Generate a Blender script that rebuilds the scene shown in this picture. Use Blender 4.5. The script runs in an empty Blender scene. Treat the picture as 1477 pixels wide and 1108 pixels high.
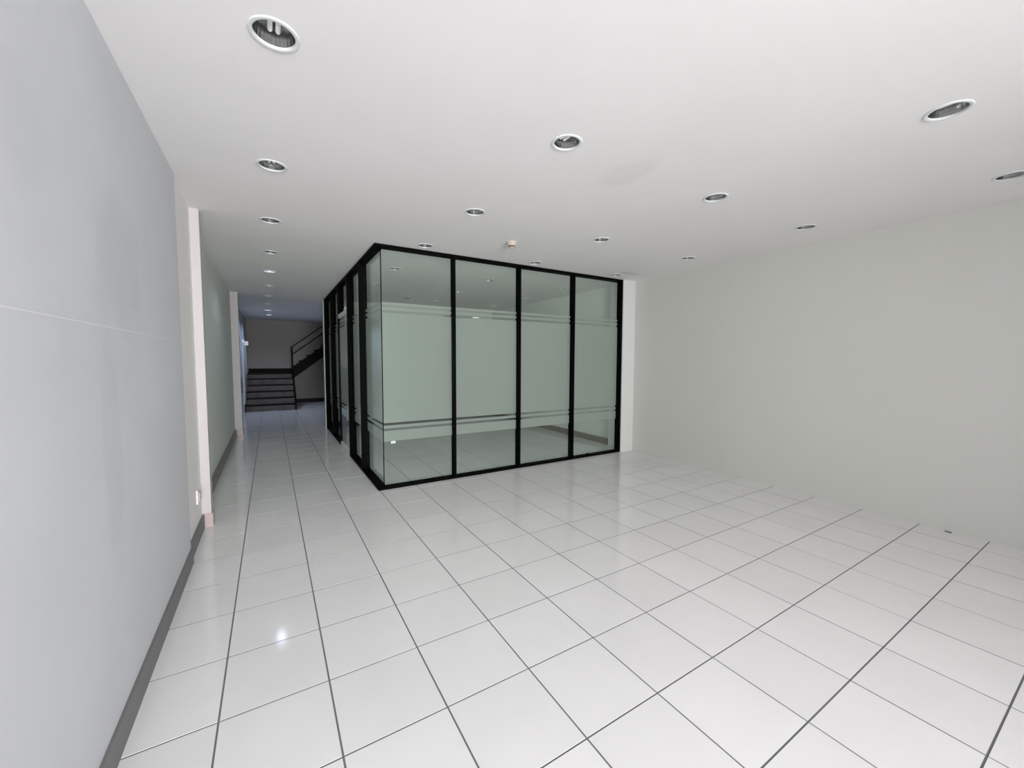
import bpy, bmesh, math, random
from mathutils import Matrix, Vector

C = bpy.context.scene.collection
SC = bpy.context.scene
S = 0.4            # one floor tile = 0.4 m; all coordinates below are in tiles
H = 6.63           # ceiling height in tiles
random.seed(4)

# ------------------------------------------------------------------ camera
cam_data = bpy.data.cameras.new('camera')
cam = bpy.data.objects.new('camera', cam_data)
C.objects.link(cam)
right = Vector((0.8552719, -0.5181703, 0.0030752))
up = Vector((0.0287982, 0.0534571, 0.9981548))
fwd = Vector((0.5173786, 0.8536052, -0.0606427))
CAM = Vector((0.5383110, -8.6727669, 3.5755455))
m = Matrix.Identity(4)
for i in range(3):
    m[i][0], m[i][1], m[i][2], m[i][3] = right[i], up[i], -fwd[i], CAM[i] * S
cam.matrix_world = m
cam_data.sensor_width = 36.0
cam_data.lens = 574.7266 / 1477 * 36.0
cam_data.clip_start = 0.02
SC.camera = cam

# ------------------------------------------------------------------ world, daylight, exposure
SC.view_settings.view_transform = 'Standard'
SC.view_settings.look = 'None'
SC.view_settings.gamma = 1
SC.view_settings.use_curve_mapping = False
SC.view_settings.exposure = 0.0
SC.cycles.diffuse_bounces = 8
SC.cycles.max_bounces = 16
SC.cycles.transparent_max_bounces = 16

w = bpy.data.worlds.new('overcast'); SC.world = w
w.use_nodes = True
w.node_tree.nodes['Background'].inputs[0].default_value = (0.80, 0.86, 0.95, 1)
w.node_tree.nodes['Background'].inputs[1].default_value = 1.0

def area(name, loc, size, rot, power, col, spread=math.pi):
    d = bpy.data.lights.new(name, 'AREA')
    d.shape = 'RECTANGLE'; d.size, d.size_y = size[0] * S, size[1] * S
    d.energy = power; d.color = col; d.spread = spread
    o = bpy.data.objects.new(name, d); C.objects.link(o)
    o.location = Vector(loc) * S; o.rotation_euler = rot
    return o
# daylight through the open shop entrance behind the camera
area('entrance_daylight', (1.6, -18.2, 3.5), (4.2, 5.0), (math.radians(90), 0, 0), 142, (1.0, 0.985, 0.985), math.radians(98))

# ------------------------------------------------------------------ materials
def mat(name, col, rough=0.5, metal=0.0, spec=0.5, noise=None, bump=None, rnd=0.0, stains=()):
    """noise = (scale, amount) value mottling, bump = (scale, strength), rnd = variation from piece to piece"""
    M = bpy.data.materials.new(name); M.use_nodes = True
    nt = M.node_tree; b = nt.nodes['Principled BSDF']
    b.inputs['Base Color'].default_value = (*col, 1)
    b.inputs['Roughness'].default_value = rough
    b.inputs['Metallic'].default_value = metal
    b.inputs['Specular IOR Level'].default_value = spec
    tc = nt.nodes.new('ShaderNodeTexCoord')
    src = None
    if noise:
        n = nt.nodes.new('ShaderNodeTexNoise'); n.inputs['Scale'].default_value = noise[0]
        n.inputs['Detail'].default_value = 5
        geo = nt.nodes.new('ShaderNodeNewGeometry')
        nt.links.new(geo.outputs['Position'], n.inputs['Vector'])
        r = nt.nodes.new('ShaderNodeMapRange')
        r.inputs['From Min'].default_value = 0.3; r.inputs['From Max'].default_value = 0.7
        r.inputs['To Min'].default_value = 1 - noise[1]; r.inputs['To Max'].default_value = 1 + noise[1]
        nt.links.new(n.outputs['Fac'], r.inputs['Value'])
        src = r.outputs['Result']
    if rnd:
        oi = nt.nodes.new('ShaderNodeObjectInfo')
        r2 = nt.nodes.new('ShaderNodeMapRange')
        r2.inputs['To Min'].default_value = 1 - rnd; r2.inputs['To Max'].default_value = 1 + rnd
        nt.links.new(oi.outputs['Random'], r2.inputs['Value'])
        if src:
            mu = nt.nodes.new('ShaderNodeMath'); mu.operation = 'MULTIPLY'
            nt.links.new(src, mu.inputs[0]); nt.links.new(r2.outputs['Result'], mu.inputs[1]); src = mu.outputs[0]
        else:
            src = r2.outputs['Result']
    for c, rad, f in stains:        # old smudges and repainted patches: centre and radii in tiles, tone factor
        geo = nt.nodes.new('ShaderNodeNewGeometry')
        a = nt.nodes.new('ShaderNodeVectorMath'); a.operation = 'SUBTRACT'
        a.inputs[1].default_value = [q * S for q in c]; nt.links.new(geo.outputs['Position'], a.inputs[0])
        d = nt.nodes.new('ShaderNodeVectorMath'); d.operation = 'DIVIDE'
        d.inputs[1].default_value = [q * S for q in rad]; nt.links.new(a.outputs[0], d.inputs[0])
        n3 = nt.nodes.new('ShaderNodeTexNoise'); n3.inputs['Scale'].default_value = 5; n3.inputs['Detail'].default_value = 4
        nt.links.new(geo.outputs['Position'], n3.inputs['Vector'])
        ln = nt.nodes.new('ShaderNodeVectorMath'); ln.operation = 'LENGTH'; nt.links.new(d.outputs[0], ln.inputs[0])
        ad = nt.nodes.new('ShaderNodeMath'); ad.operation = 'ADD'
        nt.links.new(ln.outputs['Value'], ad.inputs[0]); nt.links.new(n3.outputs['Fac'], ad.inputs[1])
        r3 = nt.nodes.new('ShaderNodeMapRange')
        r3.inputs['From Min'].default_value = 1.15; r3.inputs['From Max'].default_value = 1.6
        r3.inputs['To Min'].default_value = f; r3.inputs['To Max'].default_value = 1
        nt.links.new(ad.outputs[0], r3.inputs['Value'])
        mu = nt.nodes.new('ShaderNodeMath'); mu.operation = 'MULTIPLY'
        nt.links.new(src, mu.inputs[0]); nt.links.new(r3.outputs['Result'], mu.inputs[1]); src = mu.outputs[0]
    if src:
        vm = nt.nodes.new('ShaderNodeVectorMath'); vm.operation = 'SCALE'
        vm.inputs[0].default_value = col
        nt.links.new(src, vm.inputs['Scale'])
        nt.links.new(vm.outputs['Vector'], b.inputs['Base Color'])
    if bump:
        n2 = nt.nodes.new('ShaderNodeTexNoise'); n2.inputs['Scale'].default_value = bump[0]
        nt.links.new(tc.outputs['Object'], n2.inputs['Vector'])
        bp = nt.nodes.new('ShaderNodeBump'); bp.inputs['Strength'].default_value = bump[1]
        bp.inputs['Distance'].default_value = 0.01
        nt.links.new(n2.outputs['Fac'], bp.inputs['Height'])
        nt.links.new(bp.outputs['Normal'], b.inputs['Normal'])
    return M

M = {}
M['ceiling'] = mat('ceiling_paint', (0.84, 0.825, 0.82), 0.9, noise=(1.3, 0.02),
                   stains=[((5.63, -3.9, 6.63), (0.35, 0.6, 1), 0.95), ((11.5, 1.4, 6.63), (0.45, 0.12, 1), 0.8)])
M['grey_wall'] = mat('blue_grey_wall_paint', (0.64, 0.655, 0.69), 0.75, noise=(1.5, 0.035),
                     stains=[((-0.735, -3.1, 4.55), (1, 0.75, 0.75), 0.93), ((-0.735, -3.6, 2.75), (1, 0.28, 1.1), 0.945), ((-0.735, -4.9, 5.0), (1, 0.3, 0.4), 0.96)])
M['white_wall'] = mat('white_wall_paint', (0.88, 0.875, 0.87), 0.75, noise=(1.2, 0.015))
M['right_wall'] = mat('pale_grey_wall_paint', (0.645, 0.645, 0.605), 0.75, noise=(1.0, 0.015))
M['inner_wall'] = mat('grey_green_wall_paint', (0.74, 0.76, 0.73), 0.75, noise=(1.0, 0.02))
M['rear_wall'] = mat('rear_wall_paint', (0.275, 0.26, 0.24), 0.8, noise=(1.0, 0.02))
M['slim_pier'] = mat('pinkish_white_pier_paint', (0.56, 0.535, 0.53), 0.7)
M['fin'] = mat('pale_pier_paint', (0.74, 0.75, 0.735), 0.75)
M['pier'] = mat('bright_pier_paint', (0.90, 0.88, 0.87), 0.6)
M['grout'] = mat('floor_grout', (0.16, 0.16, 0.165), 0.9)
M['tile'] = mat('white_floor_tile', (0.80, 0.795, 0.795), 0.10, spec=0.5, noise=(2.2, 0.025), rnd=0.02)
M['grey_base'] = mat('grey_baseboard_paint', (0.165, 0.170, 0.168), 0.5)
M['tile_base'] = mat('brown_grey_tile_baseboard', (0.22, 0.20, 0.175), 0.35)
M['dark_base'] = mat('dark_baseboard', (0.02, 0.02, 0.02), 0.6, spec=0.1)
M['pink_base'] = mat('pink_beige_tile', (0.50, 0.42, 0.40), 0.35)
M['black'] = mat('black_aluminium', (0.003, 0.003, 0.003), 0.55, spec=0.03)
M['silver'] = mat('pale_satin_metal', (0.88, 0.88, 0.84), 0.35)
M['reflector'] = mat('aluminium_reflector', (0.54, 0.55, 0.54), 0.27, metal=1.0)
M['joint'] = mat('filled_panel_joint', (0.74, 0.75, 0.77), 0.8)
M['ring'] = mat('white_lamp_ring', (0.72, 0.75, 0.75), 0.45)
M['tube'] = mat('white_lamp_glass', (0.92, 0.92, 0.90), 0.15)
M['socket'] = mat('lamp_socket', (0.35, 0.35, 0.34), 0.5)
M['cream'] = mat('cream_plastic', (0.58, 0.51, 0.43), 0.5)
M['dark_gap'] = mat('dark_plastic', (0.05, 0.04, 0.02), 0.5)
M['plastic'] = mat('white_plastic', (0.85, 0.83, 0.82), 0.4)
M['stair'] = mat('dark_stair_paint', (0.005, 0.004, 0.004), 0.5, spec=0.05)
M['riser'] = mat('scuffed_riser_paint', (0.018, 0.015, 0.020), 0.42, spec=0.2, noise=(6, 0.6))
M['pale_metal'] = mat('pale_blue_door_paint', (0.42, 0.45, 0.50), 0.35)
M['leaf'] = mat('pale_door_leaf', (0.60, 0.63, 0.68), 0.4)
M['chip'] = mat('dirt', (0.10, 0.10, 0.09), 0.9)

def make_glass():
    g = bpy.data.materials.new('green_tinted_glass'); g.use_nodes = True
    nt = g.node_tree; nt.nodes.clear()
    out = nt.nodes.new('ShaderNodeOutputMaterial')
    mix = nt.nodes.new('ShaderNodeMixShader')
    tr = nt.nodes.new('ShaderNodeBsdfTransparent'); tr.inputs[0].default_value = (0.945, 0.975, 0.955, 1)
    gl = nt.nodes.new('ShaderNodeBsdfGlossy'); gl.inputs['Roughness'].default_value = 0.10
    gl.inputs['Color'].default_value = (1, 1, 1, 1)
    # Schlick reflectance of a pane face, the same from either side
    geo = nt.nodes.new('ShaderNodeNewGeometry')
    dp = nt.nodes.new('ShaderNodeVectorMath'); dp.operation = 'DOT_PRODUCT'
    nt.links.new(geo.outputs['Incoming'], dp.inputs[0]); nt.links.new(geo.outputs['Normal'], dp.inputs[1])
    prev = dp.outputs['Value']
    for op, val in (('ABSOLUTE', None), ('SUBTRACT', 1.0), ('POWER', 5.0), ('MULTIPLY_ADD', 0.96)):
        q = nt.nodes.new('ShaderNodeMath'); q.operation = op; q.use_clamp = op == 'MULTIPLY_ADD'
        if op == 'SUBTRACT':
            q.inputs[0].default_value = val; nt.links.new(prev, q.inputs[1])
        else:
            nt.links.new(prev, q.inputs[0])
            if val: q.inputs[1].default_value = 0.8 if op == 'MULTIPLY_ADD' else val
            if op == 'MULTIPLY_ADD': q.inputs[2].default_value = 0.02
        prev = q.outputs[0]
    nt.links.new(prev, mix.inputs[0])
    nt.links.new(tr.outputs[0], mix.inputs[1]); nt.links.new(gl.outputs[0], mix.inputs[2])
    nt.links.new(mix.outputs[0], out.inputs[0])
    return g
M['glass'] = make_glass()

def make_film():
    g = bpy.data.materials.new('frosted_film'); g.use_nodes = True
    nt = g.node_tree; nt.nodes.clear()
    out = nt.nodes.new('ShaderNodeOutputMaterial')
    mix = nt.nodes.new('ShaderNodeMixShader'); mix.inputs[0].default_value = 0.86
    d = nt.nodes.new('ShaderNodeBsdfDiffuse'); d.inputs[0].default_value = (0.88, 0.905, 0.885, 1)
    t = nt.nodes.new('ShaderNodeBsdfTranslucent'); t.inputs[0].default_value = (0.88, 0.905, 0.885, 1)
    nt.links.new(d.outputs[0], mix.inputs[1]); nt.links.new(t.outputs[0], mix.inputs[2])
    nt.links.new(mix.outputs[0], out.inputs[0])
    return g
M['film'] = make_film()

def make_emit(name, col, st):
    g = bpy.data.materials.new(name); g.use_nodes = True
    b = g.node_tree.nodes['Principled BSDF']
    b.inputs['Emission Color'].default_value = (*col, 1); b.inputs['Emission Strength'].default_value = st
    return g
M['lit'] = make_emit('lit_lamp_glass', (0.80, 0.86, 1.0), 7.0)

# ------------------------------------------------------------------ mesh helpers (coordinates in tiles)
class MB:
    def __init__(self): self.v = []; self.f = []
    def box(self, x0, x1, y0, y1, z0, z1):
        n = len(self.v)
        self.v += [(x, y, z) for z in (z0, z1) for y in (y0, y1) for x in (x0, x1)]
        self.f += [tuple(n + i for i in q) for q in ((0, 2, 3, 1), (4, 5, 7, 6), (0, 1, 5, 4), (2, 6, 7, 3), (0, 4, 6, 2), (1, 3, 7, 5))]
        return self
    def lathe(self, prof, n=32, c=(0, 0, 0)):
        b = len(self.v)
        for r, z in prof:
            for k in range(n):
                a = 2 * math.pi * k / n
                self.v.append((c[0] + r * math.cos(a), c[1] + r * math.sin(a), c[2] + z))
        for j in range(len(prof) - 1):
            for k in range(n):
                k2 = (k + 1) % n
                self.f.append((b + j * n + k, b + j * n + k2, b + (j + 1) * n + k2, b + (j + 1) * n + k))
        return self
    def prism(self, pts, y0, y1):       # outline in the x-z plane, extruded along y
        b = len(self.v); n = len(pts)
        self.v += [(x, y0, z) for x, z in pts] + [(x, y1, z) for x, z in pts]
        self.f.append(tuple(b + i for i in range(n)))
        self.f.append(tuple(b + n + i for i in reversed(range(n))))
        for i in range(n):
            j = (i + 1) % n
            self.f.append((b + j, b + i, b + n + i, b + n + j))
        return self
    def prism_x(self, pts, x0, x1):     # outline in the y-z plane, extruded along x
        b = len(self.v); n = len(pts)
        self.v += [(x0, y, z) for y, z in pts] + [(x1, y, z) for y, z in pts]
        self.f.append(tuple(b + i for i in range(n)))
        self.f.append(tuple(b + n + i for i in reversed(range(n))))
        for i in range(n):
            j = (i + 1) % n
            self.f.append((b + j, b + i, b + n + i, b + n + j))
        return self
    def tube(self, p, q, r, n=10, ends=True):
        p, q = Vector(p), Vector(q); d = (q - p).normalized()
        a = d.orthogonal().normalized(); c = d.cross(a)
        b = len(self.v)
        L = (q - p).length
        rings = [(0.0, r), (L, r)]
        if ends: rings = [(0, 0.3 * r), (0.35 * r, 0.8 * r), (r, r), (L - r, r), (L - 0.35 * r, 0.8 * r), (L, 0.3 * r)]
        for t, rr in rings:
            for k in range(n):
                g = 2 * math.pi * k / n
                self.v.append(tuple(p + d * t + (a * math.cos(g) + c * math.sin(g)) * rr))
        for j in range(len(rings) - 1):
            for k in range(n):
                k2 = (k + 1) % n
                self.f.append((b + j * n + k, b + j * n + k2, b + (j + 1) * n + k2, b + (j + 1) * n + k))
        self.f.append(tuple(b + k for k in reversed(range(n))))
        self.f.append(tuple(b + (len(rings) - 1) * n + k for k in range(n)))
        return self
    def mesh(self, name, material, smooth=False, bevel=0.0, recalc=True):
        me = bpy.data.meshes.new(name)
        me.from_pydata([(x * S, y * S, z * S) for x, y, z in self.v], [], self.f)
        bm = bmesh.new(); bm.from_mesh(me)
        if recalc: bmesh.ops.recalc_face_normals(bm, faces=bm.faces)
        if bevel:
            bmesh.ops.bevel(bm, geom=[e for e in bm.edges], offset=bevel * S, segments=1, affect='EDGES', profile=0.5)
        if smooth:
            for f in bm.faces: f.smooth = True
            for e in bm.edges:
                if len(e.link_faces) == 2 and e.calc_face_angle(0) > math.radians(40): e.smooth = False
        bm.to_mesh(me); bm.free()
        me.materials.append(material)
        return me
    def build(self, name, material, parent=None, loc=None, **k):
        o = bpy.data.objects.new(name, self.mesh(name, material, **k))
        C.objects.link(o)
        if loc: o.location = Vector(loc) * S
        if parent: o.parent = parent
        return o
def box(x0, x1, y0, y1, z0, z1): return MB().box(x0, x1, y0, y1, z0, z1)
def struct(o, label=None):
    o['kind'] = 'structure'
    if label: o['label'] = label
    return o
def tag(o, label, cat, group=None):
    o['label'] = label; o['category'] = cat
    if group: o['group'] = group
    return o
def empty(name, loc):
    o = bpy.data.objects.new(name, None); C.objects.link(o)
    o.location = Vector(loc) * S; o.empty_display_size = 0.1
    return o

# ------------------------------------------------------------------ floor and its tiles
XL, XR, Y0, Y1 = -1.0, 12.76, -18.5, 28.6
floor = struct(box(-1.4, 13.1, -18.8, 29.0, -0.3, -0.003).build('floor', M['grout']),
               'glossy white square floor tiles with thin dark joints')
J = 0.009
def visible_rank(i, j):
    """how large a tile shows: its projected size seen from the camera"""
    c = Vector((i + .5, j + .5, 0)) - CAM
    d = c.dot(fwd)
    if d < 0.3: return 0
    u, v = 738.5 + 574.7 * c.dot(right) / d, 554 - 574.7 * c.dot(up) / d
    if not (-160 < u < 1640 and v < 1300): return 0
    if j >= 14 and i >= 3: return 0
    return 1e6 / d ** 3
cells = []
for i in range(-1, 13):
    for j in range(-19, 29):
        x0, x1 = max(i, XL), min(i + 1, XR)
        if x1 - x0 < 0.06: continue
        y0, y1 = max(j, Y0), min(j + 1, Y1)
        cells.append((visible_rank(i, j), i, j, x0, x1, y0, y1))
cells.sort(key=lambda c: -c[0])
def tile_mesh(wx, wy):
    return MB().box(J, wx - J, J, wy - J, -0.04, 0).mesh('tile', M['tile'])
tile_cache = {}
rest = MB()
for k, (rank, i, j, x0, x1, y0, y1) in enumerate(cells):
    if k < 290 and rank > 0:
        key = (round(x1 - x0, 3), round(y1 - y0, 3))
        if key not in tile_cache: tile_cache[key] = tile_mesh(*key)
        t = bpy.data.objects.new('tile', tile_cache[key]); C.objects.link(t)
        t.location = Vector((x0, y0, random.uniform(-0.0012, 0.0012))) * S
        t.rotation_euler = (random.uniform(-.0007, .0007), random.uniform(-.0007, .0007), 0)
        t.parent = floor
    else:
        rest.box(x0 + J, x1 - J, y0 + J, y1 - J, -0.04, 0)
o = rest.build('distant_tile', M['tile'], floor); o['kind'] = 'stuff'

# ------------------------------------------------------------------ downlight positions
LAMPS = []          # x, y, lit, label
ORD = ['nearest', 'second', 'third', 'fourth', 'fifth', 'sixth', 'seventh', 'eighth', 'ninth', 'tenth']
A = [(0.66, -4.13), (0.65, -1.14), (0.63, 1.80), (0.64, 4.85), (0.61, 7.75), (0.61, 10.94), (0.57, 14.1), (0.55, 17.4), (0.52, 20.7), (0.54, 23.75)]
for k, (x, y) in enumerate(A):
    lit = k in (4, 8, 9)
    LAMPS.append((x, y, lit, '%s downlight of the left row along the corridor ceiling, %s' % (ORD[k], 'lit bluish white' if lit else 'unlit')))
B = [(4.2, -4.1), (4.26, -1.03), (4.2, 1.88)]
for k, (x, y) in enumerate(B):
    LAMPS.append((x, y, False, '%s unlit downlight in the second row from the left, before the glass office' % ORD[k]))
Cc = [(7.71, -7.1), (7.78, -4.08), (7.83, -1.0), (7.77, 1.88)]
for k, (x, y) in enumerate(Cc):
    LAMPS.append((x, y, False, '%s unlit downlight in the third row from the left, before the glass office' % ORD[k]))
D = [(11.08, -7.15), (11.13, -4.17), (11.35, -1.01), (11.27, 1.85)]
for k, (x, y) in enumerate(D):
    LAMPS.append((x, y, False, '%s unlit downlight in the row beside the right wall' % ORD[k]))
for k, (x, y) in enumerate([(4.24, 5.08), (4.22, 8.13), (4.24, 11.2)]):
    LAMPS.append((x, y, False, '%s unlit downlight of the left row inside the glass office' % ORD[k]))
for k, (x, y) in enumerate([(7.8, 5.06), (7.88, 8.15), (7.98, 11.3)]):
    LAMPS.append((x, y, False, '%s unlit downlight of the middle row inside the glass office' % ORD[k]))
for k, (x, y) in enumerate([(11.22, 4.9), (11.38, 8.1), (11.34, 11.24)]):
    LAMPS.append((x, y, False, '%s unlit downlight of the right row inside the glass office' % ORD[k]))

# ------------------------------------------------------------------ ceiling with a round hole for every downlight
RH = 0.190
def ceiling_mesh():
    hb = 0.24
    v, f = [], []
    bands = []
    # strips between y-breaks, each strip cut only around its own lamps
    ys = sorted(set(round(l[1], 2) for l in LAMPS))
    groups = []
    for y in ys:
        if groups and y - groups[-1][0] < 0.9: groups[-1].append(y)
        else: groups.append([y])
    breaks = [-18.8]
    for g in groups:
        breaks += [g[0] - hb, g[-1] + hb]
    breaks.append(29.0)
    def quad(x0, x1, y0, y1):
        if x1 - x0 < 1e-5 or y1 - y0 < 1e-5: return
        n = len(v); v.extend([(x0, y0, H), (x0, y1, H), (x1, y1, H), (x1, y0, H)]); f.append((n, n + 1, n + 2, n + 3))
    for gi in range(len(breaks) - 1):
        y0, y1 = breaks[gi], breaks[gi + 1]
        ls = sorted([l for l in LAMPS if y0 < l[1] < y1])
        if not ls: quad(-1.4, 13.1, y0, y1); continue
        x = -1.4
        for l in ls:
            cx, cy = l[0], l[1]
            quad(x, cx - hb, y0, y1)
            quad(cx - hb, cx + hb, y0, cy - hb); quad(cx - hb, cx + hb, cy + hb, y1)
            n = len(v); N = 40
            for k in range(N):
                a = 2 * math.pi * k / N; c, s = math.cos(a), math.sin(a); q = hb / max(abs(c), abs(s))
                v.append((cx + RH * c, cy + RH * s, H)); v.append((cx + q * c, cy + q * s, H))
            for k in range(N):
                a, b = n + 2 * k, n + 2 * ((k + 1) % N)
                f.append((a, b, b + 1, a + 1))
            x = cx + hb
        quad(x, 13.1, y0, y1)
    me = bpy.data.meshes.new('ceiling')
    me.from_pydata([(a * S, b * S, c * S) for a, b, c in v], [], f)
    me.materials.append(M['ceiling'])
    return me
ceil = bpy.data.objects.new('ceiling', ceiling_mesh()); C.objects.link(ceil)
struct(ceil, 'plain white painted ceiling with rows of recessed lights')
struct(box(-1.4, 13.1, -18.8, 29.0, H + 0.5, H + 0.7).build('ceiling.001', M['grout']), 'slab above the ceiling')

# ------------------------------------------------------------------ walls
wl = struct(box(-1.3, -0.735, -18.8, 0.0, -0.01, H).build('wall_left', M['grey_wall']), 'blue grey painted wall panel nearest on the left')
o = box(-0.736, -0.7315, -5.3, -0.9, 3.860, 3.872).build('panel_joint', M['joint'], wl)
struct(box(-1.3, -0.785, 0.0, 1.79, -0.01, H).build('wall_left.001', M['pier']), 'narrow pale wall strip past the grey panel on the left')
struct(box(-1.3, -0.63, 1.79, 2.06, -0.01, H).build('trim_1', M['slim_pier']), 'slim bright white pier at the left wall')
struct(box(-1.3, -0.945, 2.06, 13.65, -0.01, H).build('wall_left.002', M['inner_wall']), 'grey green corridor wall between the two left piers')
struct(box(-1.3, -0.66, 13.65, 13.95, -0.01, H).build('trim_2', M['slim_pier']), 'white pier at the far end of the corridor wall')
struct(box(-1.3, -1.0, 13.95, 28.7, -0.01, H).build('wall_left.003', M['pale_metal']), 'bluish wall of the rear hall on the left')
struct(box(-1.3, 13.0, 28.6, 28.95, -0.01, H).build('wall_back', M['rear_wall']), 'dim wall behind the staircase')
rw = box(12.5, 13.0, -18.8, 2.3, -0.01, H)
rw.v = [(x + (0.28 if (x < 12.9 and y > 0) else 0), y, z) for x, y, z in rw.v]     # the wall runs slightly out of square
struct(rw.build('wall_right', M['right_wall']), 'large bare pale grey wall on the right')
struct(box(12.135, 13.0, 2.27, 2.58, -0.01, H).build('trim_3', M['fin']), 'white pier where the glass office meets the right wall')
struct(box(12.60, 13.0, 2.58, 3.42, -0.01, H).build('trim_4', M['white_wall']), 'white pier side inside the glass office')
struct(box(12.74, 13.0, 3.42, 28.7, -0.01, H).build('wall_right.001', M['inner_wall']), 'right wall inside the glass office')
struct(box(2.93, 12.75, 13.97, 14.35, -0.01, H).build('wall_rear', M['inner_wall']), 'rear wall of the glass office')
struct(MB().box(-1.3, 13.0, -18.8, -18.5, 6.05, H).box(-1.3, -0.45, -18.8, -18.5, -0.01, 6.05).box(3.75, 13.0, -18.8, -18.5, -0.01, 6.05).build('wall_front', M['white_wall']), 'front wall with the open shop entrance')
# baseboards
struct(box(-0.74, -0.708, -18.5, 0.02, -0.005, 0.285).build('baseboard_left', M['grey_base'], bevel=0.006), 'grey painted baseboard under the left wall panel')
struct(box(-0.79, -0.745, 0.02, 1.79, -0.005, 0.285).build('baseboard_left.001', M['grey_base'], bevel=0.006), 'grey painted baseboard of the narrow wall strip')
struct(box(-0.80, -0.600, 1.76, 2.08, -0.005, 0.285).build('baseboard_left.002', M['pink_base'], bevel=0.006), 'pinkish tile skirting of the slim pier')
struct(box(-0.96, -0.868, 2.08, 13.65, -0.005, 0.30).build('baseboard_left.003', M['tile_base'], bevel=0.008), 'brown grey tile baseboard of the corridor wall')
struct(box(-1.0, -0.63, 13.62, 13.98, -0.005, 0.26).build('baseboard_left.004', M['pink_base'], bevel=0.006), 'pinkish tile skirting of the far pier')
struct(box(12.66, 12.75, 3.42, 13.95, -0.005, 0.25).build('baseboard_right', M['tile_base'], bevel=0.008), 'brown grey tile baseboard inside the glass office')
struct(box(3.2, 12.66, 13.88, 13.97, -0.005, 0.30).build('baseboard_rear', M['dark_base'], bevel=0.008), 'dark baseboard of the office rear wall')
struct(box(2.1, 12.7, 28.5, 28.6, -0.005, 0.30).build('baseboard_back', M['dark_base'], bevel=0.008), 'dark baseboard under the stairs')

# ------------------------------------------------------------------ glass partition
gp = empty('glass_partition', (2.96, 2.30, 0))
tag(gp, 'black framed glass office partition with frosted film bands and a glass door', 'partition')
gp['kind'] = 'thing'
OFF = Vector((2.96, 2.30, 0))
def part(mb, name, material, parent=None, **k):
    """part given in room coordinates, parented to the partition"""
    mb.v = [(x - OFF.x, y - OFF.y, z) for x, y, z in mb.v]
    return mb.build(name, material, parent or gp, **k)
PW, PD, GO = 0.063, 0.25, 0.18     # profile width, profile depth, glass set-back
xf, yf, XE, YE = 2.96, 2.30, 12.13, 13.95
GXs, GYs = xf + GO, yf + GO
# front rails and side rails
part(box(xf, XE, yf, yf + PD, 0.002, PW), 'bottom_rail', M['black'], bevel=0.004)
part(box(xf, XE, yf, yf + PD, H - PW - .015, H - 0.002), 'top_rail', M['black'], bevel=0.004)
DY0, DY1 = 6.93, 9.16              # door opening
part(box(xf, xf + PD, yf + PD, DY0 - PW, 0.002, PW), 'bottom_rail', M['black'], bevel=0.004)
part(box(xf, xf + PD, DY1 + PW, YE, 0.002, PW), 'bottom_rail', M['black'], bevel=0.004)
part(box(xf, xf + PD, yf + PD, YE, H - PW - .015, H - 0.002), 'top_rail', M['black'], bevel=0.004)
FX = [5.22, 7.50, 9.76, XE - PW / 2]
SY = [4.62, DY0 - PW / 2, DY1 + PW / 2, 11.48, YE - PW / 2]
for x in FX:
    part(box(x - PW / 2, x + PW / 2, yf + .001, yf + PD - .001, PW, H - PW - .015), 'mullion', M['black'], bevel=0.004)
for y in SY:
    part(box(xf + .001, xf + PD - .001, y - PW / 2, y + PW / 2, 0.002 if y in SY[1:3] else PW, H - PW - .015), 'mullion', M['black'], bevel=0.004)
ZB, ZT = PW, H - PW - .015
BANDS = [('film_band', 1.293, 1.588), ('film_stripe', 1.659, 1.74), ('frosted_film', 1.811, 4.85),
         ('film_stripe', 4.925, 5.0), ('film_stripe', 5.062, 5.135)]
GT = 0.02
def front_glass(x0, x1):
    g = part(box(x0, x1, GYs, GYs + GT, ZB, ZT), 'glass_panel', M['glass'])
    for n, z0, z1 in BANDS:
        part(box(x0, x1, GYs + GT + .002, GYs + GT + .004, z0, z1), n, M['film'], g)
    return g
def side_glass(y0, y1, z0=ZB, z1=ZT, film=True):
    g = part(box(GXs, GXs + GT, y0, y1, z0, z1), 'glass_panel', M['glass'])
    if film:
        for n, a, b in BANDS:
            part(box(GXs + GT + .002, GXs + GT + .004, y0, y1, a, b), n, M['film'], g)
    return g
xs = [GXs] + FX
fg = []
for k in range(4):
    fg.append(front_glass(xs[k] + (PW / 2 if k else GT + 0.006), xs[k + 1] - PW / 2))
side_glass(GYs, SY[0] - PW / 2)
side_glass(SY[0] + PW / 2, SY[1] - PW / 2)
side_glass(SY[2] + PW / 2, SY[3] - PW / 2)
side_glass(SY[3] + PW / 2, SY[4] - PW / 2)
part(box(GXs - .001, GXs + GT + .005, GYs - .003, GYs + .001, ZB, ZT), 'corner_joint', M['black'])
# tabs on the front panes, and black strips imitating the dark film gap
part(box(3.36, 3.49, GYs + GT + .002, GYs + GT + .006, 1.225, 1.293), 'film_tab', M['plastic'], fg[0])
part(box(4.95, 5.185, GYs + GT + .004, GYs + GT + .008, 4.848, 4.866), 'gap_dark_strip', M['black'], fg[0])  # black strip painted in for the dark showing through the film gap
part(box(5.255, 5.86, GYs + GT + .004, GYs + GT + .008, 4.838, 4.856), 'gap_dark_strip', M['black'], fg[1])
part(box(5.90, 6.10, GYs + GT + .004, GYs + GT + .008, 4.835, 4.885), 'film_tab', M['plastic'], fg[1])
part(MB().box(10.50, 10.57, yf + .06, yf + .14, PW, 0.10).box(10.52, 10.55, yf + .07, yf + .11, 0.10, 0.13), 'glazing_clip', M['black'])
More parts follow.
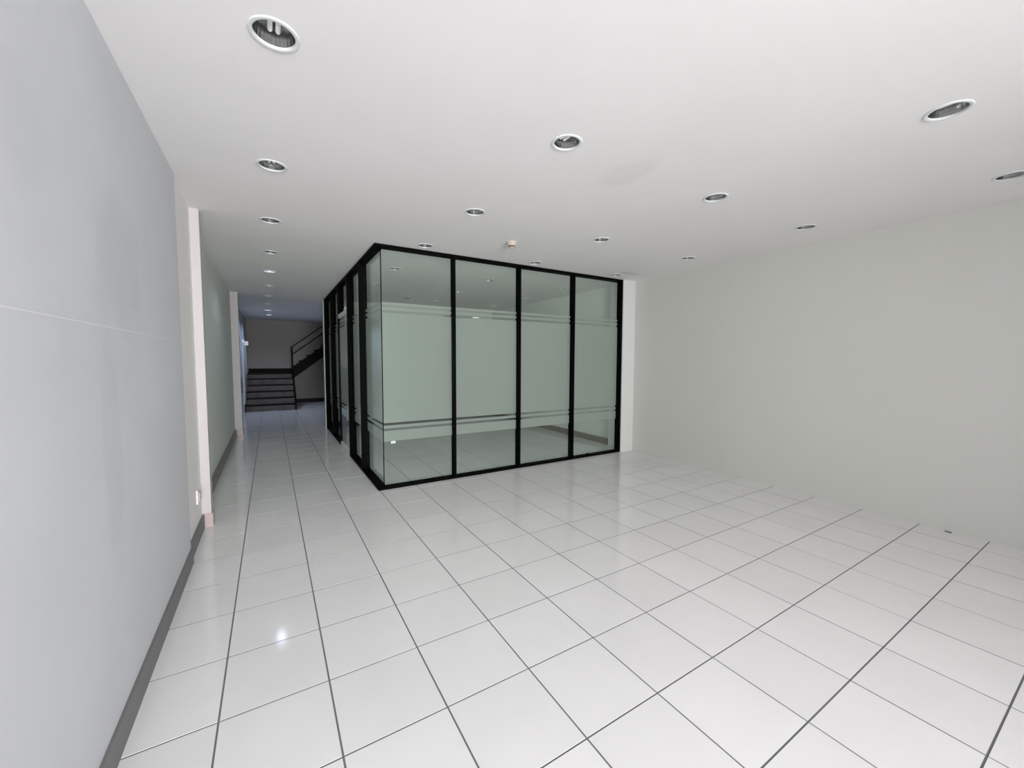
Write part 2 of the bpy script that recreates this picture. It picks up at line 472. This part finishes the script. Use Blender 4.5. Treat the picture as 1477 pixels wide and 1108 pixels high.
# glass door in the side
dl = part(box(3.00, 3.02, DY0 + .01, DY1 - .01, 0.03, 5.38), 'glass_door', M['glass'])
for n, a, b in BANDS:
    part(box(3.022, 3.024, DY0 + .01, DY1 - .01, a, b), n, M['film'], dl)
part(box(2.975, 3.045, DY0 + .01, DY1 - .01, 5.25, 5.41), 'door_rail', M['silver'], dl, bevel=0.006)
part(box(2.975, 3.045, DY0 + .01, DY1 - .01, 0.015, 0.155), 'door_rail', M['silver'], dl, bevel=0.006)
part(MB().box(2.985, 3.03, 7.35, 7.75, 5.41, 5.50).box(2.985, 3.03, 7.5, 7.6, 5.50, 5.56), 'pivot_fitting', M['silver'], dl, bevel=0.004)
side_glass(SY[1] + PW / 2, SY[2] - PW / 2, 5.44, ZT, film=False)

# ------------------------------------------------------------------ downlights
ring_me = MB().lathe([(0.176, 0.02), (0.178, -0.010), (0.192, -0.016), (0.212, -0.012), (0.219, -0.001)], 40).mesh('trim_ring', M['ring'], smooth=True, recalc=True)
refl_me = MB().lathe([(0.176, 0.012), (0.172, 0.06), (0.158, 0.13), (0.128, 0.20), (0.085, 0.245), (0.0005, 0.255)], 28).mesh('reflector', M['reflector'])
def tube_mesh(material):
    b = MB()
    for dx in (-0.034, 0.034):
        b.tube((dx, -0.10, 0.10), (dx, 0.115, 0.10), 0.024, 12)
    return b.mesh('lamp_tube', material, smooth=True)
tube_me, tube_lit = tube_mesh(M['tube']), tube_mesh(M['lit'])
sock_me = MB().box(-0.07, 0.07, -0.14, -0.09, 0.065, 0.145).mesh('lamp_socket', M['socket'], bevel=0.008)
proto = None
for x, y, lit, label in LAMPS:
    r = empty('downlight', (x, y, H))
    tag(r, label, 'ceiling light', 'recessed ceiling downlights')
    for n, me in (('trim_ring', ring_me), ('reflector', refl_me), ('lamp_tube', tube_lit if lit else tube_me), ('lamp_socket', sock_me)):
        o = bpy.data.objects.new(n, me); C.objects.link(o); o.parent = r
    if lit:
        d = bpy.data.lights.new('downlight_glow', 'SPOT'); d.energy = 6 if y < 10 else 42; d.color = (0.62, 0.74, 1.0)
        d.spot_size = math.radians(140); d.spot_blend = 0.6; d.shadow_soft_size = 0.04
        o = bpy.data.objects.new('downlight_glow', d); C.objects.link(o)
        o.location = (0, 0, 0.02 * S); o.parent = r

# ------------------------------------------------------------------ smoke detectors
def detector(x, y, label, body):
    r = empty('smoke_detector', (x, y, H))
    tag(r, label, 'smoke detector')
    MB().lathe([(0.0005, 0), (0.14, -0.001), (0.14, -0.03), (0.125, -0.05), (0.0005, -0.05)], 32).build('base', M['cream'], r, smooth=True)
    MB().lathe([(0.0005, -0.05), (0.125, -0.05), (0.115, -0.085), (0.095, -0.105), (0.0005, -0.105)], 32).build('body', M[body], r, smooth=True)
    MB().lathe([(0.0005, -0.10), (0.072, -0.10), (0.072, -0.135), (0.0005, -0.135)], 24).build('sensor_gap', M['dark_gap'], r, smooth=True)
    MB().lathe([(0.0005, -0.13), (0.078, -0.132), (0.06, -0.15), (0.0005, -0.155)], 24).build('sensor_cap', M['cream'], r, smooth=True)
detector(5.99, 0.36, 'cream round smoke detector on the ceiling before the glass office', 'cream')
detector(6.29, 10.54, 'small dark smoke detector on the ceiling inside the glass office', 'socket')

# ------------------------------------------------------------------ wall socket
ws = empty('wall_socket', (-0.785, 1.22, 0.84))
tag(ws, 'small white wall socket low on the narrow strip beside the slim pier', 'socket')
MB().box(0, 0.03, -0.10, 0.10, -0.14, 0.14).build('plate', M['plastic'], ws, bevel=0.008)
MB().box(0.03, 0.06, -0.06, 0.06, -0.10, 0.10).build('outlet_face', M['pink_base'], ws, bevel=0.008)

# chip of dirt at the foot of the right wall
o = MB().box(-0.015, 0.015, -0.05, 0.05, 0, 0.015).build('debris_chip', M['chip'], None, loc=(12.58, -6.45, 0.001))
tag(o, 'small dark chip of debris on the floor at the right wall', 'debris')

# ------------------------------------------------------------------ side doors of the rear hall
def side_door(name, y0, y1, z0, z1, label):
    d = struct(MB().box(-1.0, -0.93, y0, y0 + .12, z0, z1).box(-1.0, -0.93, y1 - .12, y1, z0, z1).box(-1.0, -0.93, y0 + .12, y1 - .12, z1 - .12, z1).build(name, M['pale_metal']), label)
    mid = (y0 + y1) / 2
    for a, b, hy in ((y0 + .13, mid - .01, mid - .15), (mid + .01, y1 - .13, mid + .15)):
        p = box(-0.99, -0.95, a, b, z0 + .03, z1 - .13).build('door_leaf', M['leaf'], d)
        MB().box(-0.95, -0.90, hy - .05, hy + .05, 1.9, 2.2).box(-0.90, -0.87, hy - .04, hy + .04, 1.6, 2.5).build('door_handle', M['dark_gap'], p)
    return d
d1 = side_door('door_1', 16.6, 21.2, 0.01, 4.72, 'pale double door in the left wall of the rear hall')
MB().box(-0.95, -0.80, 21.0, 21.25, 4.55, 4.78).build('door_closer', M['plastic'], d1)
d2 = side_door('door_2', 22.6, 26.2, 0.6, 4.72, 'pale panel door beside the stairs')
MB().box(-0.95, -0.72, 24.0, 24.3, 4.50, 4.78).build('door_closer', M['plastic'], d2)

# ------------------------------------------------------------------ staircase
st = empty('staircase', (0.5, 23.3, 0))
tag(st, 'dark painted staircase turning right at a landing by the back wall', 'staircase')
O2 = Vector((0.5, 23.3, 0))
def sp(mb, name, material, **k):
    mb.v = [(x - O2.x, y - O2.y, z) for x, y, z in mb.v]
    return mb.build(name, material, st, **k)
R1, T1, NR = 0.425, 0.60, 6
sx0, sx1 = -0.93, 1.96
for k in range(NR):
    y = 23.3 + k * T1
    sp(box(sx0, sx1, y, y + .06, k * R1 + .002, (k + 1) * R1 - .06), 'riser', M['riser'])
    if k < NR - 1:
        sp(box(sx0, sx1, y - .07, y + T1 + .05, (k + 1) * R1 - .06, (k + 1) * R1), 'tread', M['stair'], bevel=0.01)
yl = 23.3 + (NR - 1) * T1
zl = NR * R1
sp(box(sx0, 2.05, yl - .07, 28.55, zl - .12, zl), 'landing', M['stair'], bevel=0.01)
sp(box(sx0, 2.05, 28.48, 28.58, zl, zl + .28), 'landing_skirting', M['stair'])
# right-hand stringer of the lower flight
sp(MB().prism_x([(23.22, 0.002), (23.22, 0.62), (yl, zl + .22), (yl + .5, zl + .22), (yl + .5, zl - .35), (24.0, 0.002)], sx1, sx1 + .10), 'stringer', M['stair'])
# upper flight along the back wall, rising to the right
R2, T2 = 0.43, 0.55
yu0, yu1 = yl, 28.5
x0 = 2.05
n2 = 8
pts = [(x0, zl - .45)]
saw = []
for k in range(n2):
    saw += [(x0 + k * T2, zl + k * R2 + .30), (x0 + k * T2, zl + (k + 1) * R2 + .16), (x0 + (k + .45) * T2, zl + (k + 1) * R2 + .16)]
top = [(x0 + n2 * T2, zl + n2 * R2 - .0), (x0 + n2 * T2, zl + n2 * R2 - .55)]
sp(MB().prism([(x0 - .02, zl - .45), (x0 - .02, zl + .45), (x0 + n2 * T2, zl + n2 * R2 + .35), (x0 + n2 * T2, zl + n2 * R2 - .45)], yu0, yu0 + .10), 'stringer', M['stair'])
for k in range(n2):
    sp(box(x0 + k * T2 - .06, x0 + (k + 1) * T2, yu0 - .06, yu1, zl + (k + 1) * R2 - .02, zl + (k + 1) * R2 + .06), 'tread', M['stair'], bevel=0.01)
    sp(box(x0 + k * T2, x0 + k * T2 + .05, yu0 + .1, yu1, zl + k * R2 + .06, zl + (k + 1) * R2 - .02), 'riser', M['stair'])
# railing
ry = yu0 + .05
sp(box(1.93, 2.05, ry - .06, ry + .06, 0.002, zl + 2.0), 'newel_post', M['stair'], bevel=0.01)
sl = R2 / T2
def rail(name, z0):
    xe = x0 + n2 * T2
    sp(MB().prism([(1.96, z0 - .05), (1.96, z0 + .05), (xe, z0 + .05 + sl * (xe - 1.96)), (xe, z0 - .05 + sl * (xe - 1.96))], ry - .05, ry + .05), name, M['stair'])
# keep the railing below the ceiling
n_keep = n2
xe = x0 + 2.55
def rail(name, z0, xe=xe):
    sp(MB().prism([(1.96, z0 - .045), (1.96, z0 + .045), (xe, z0 + .045 + sl * (xe - 1.96)), (xe, z0 - .045 + sl * (xe - 1.96))], ry - .045, ry + .045), name, M['stair'])
rail('handrail', zl + 1.93)
rail('middle_rail', zl + 1.35)
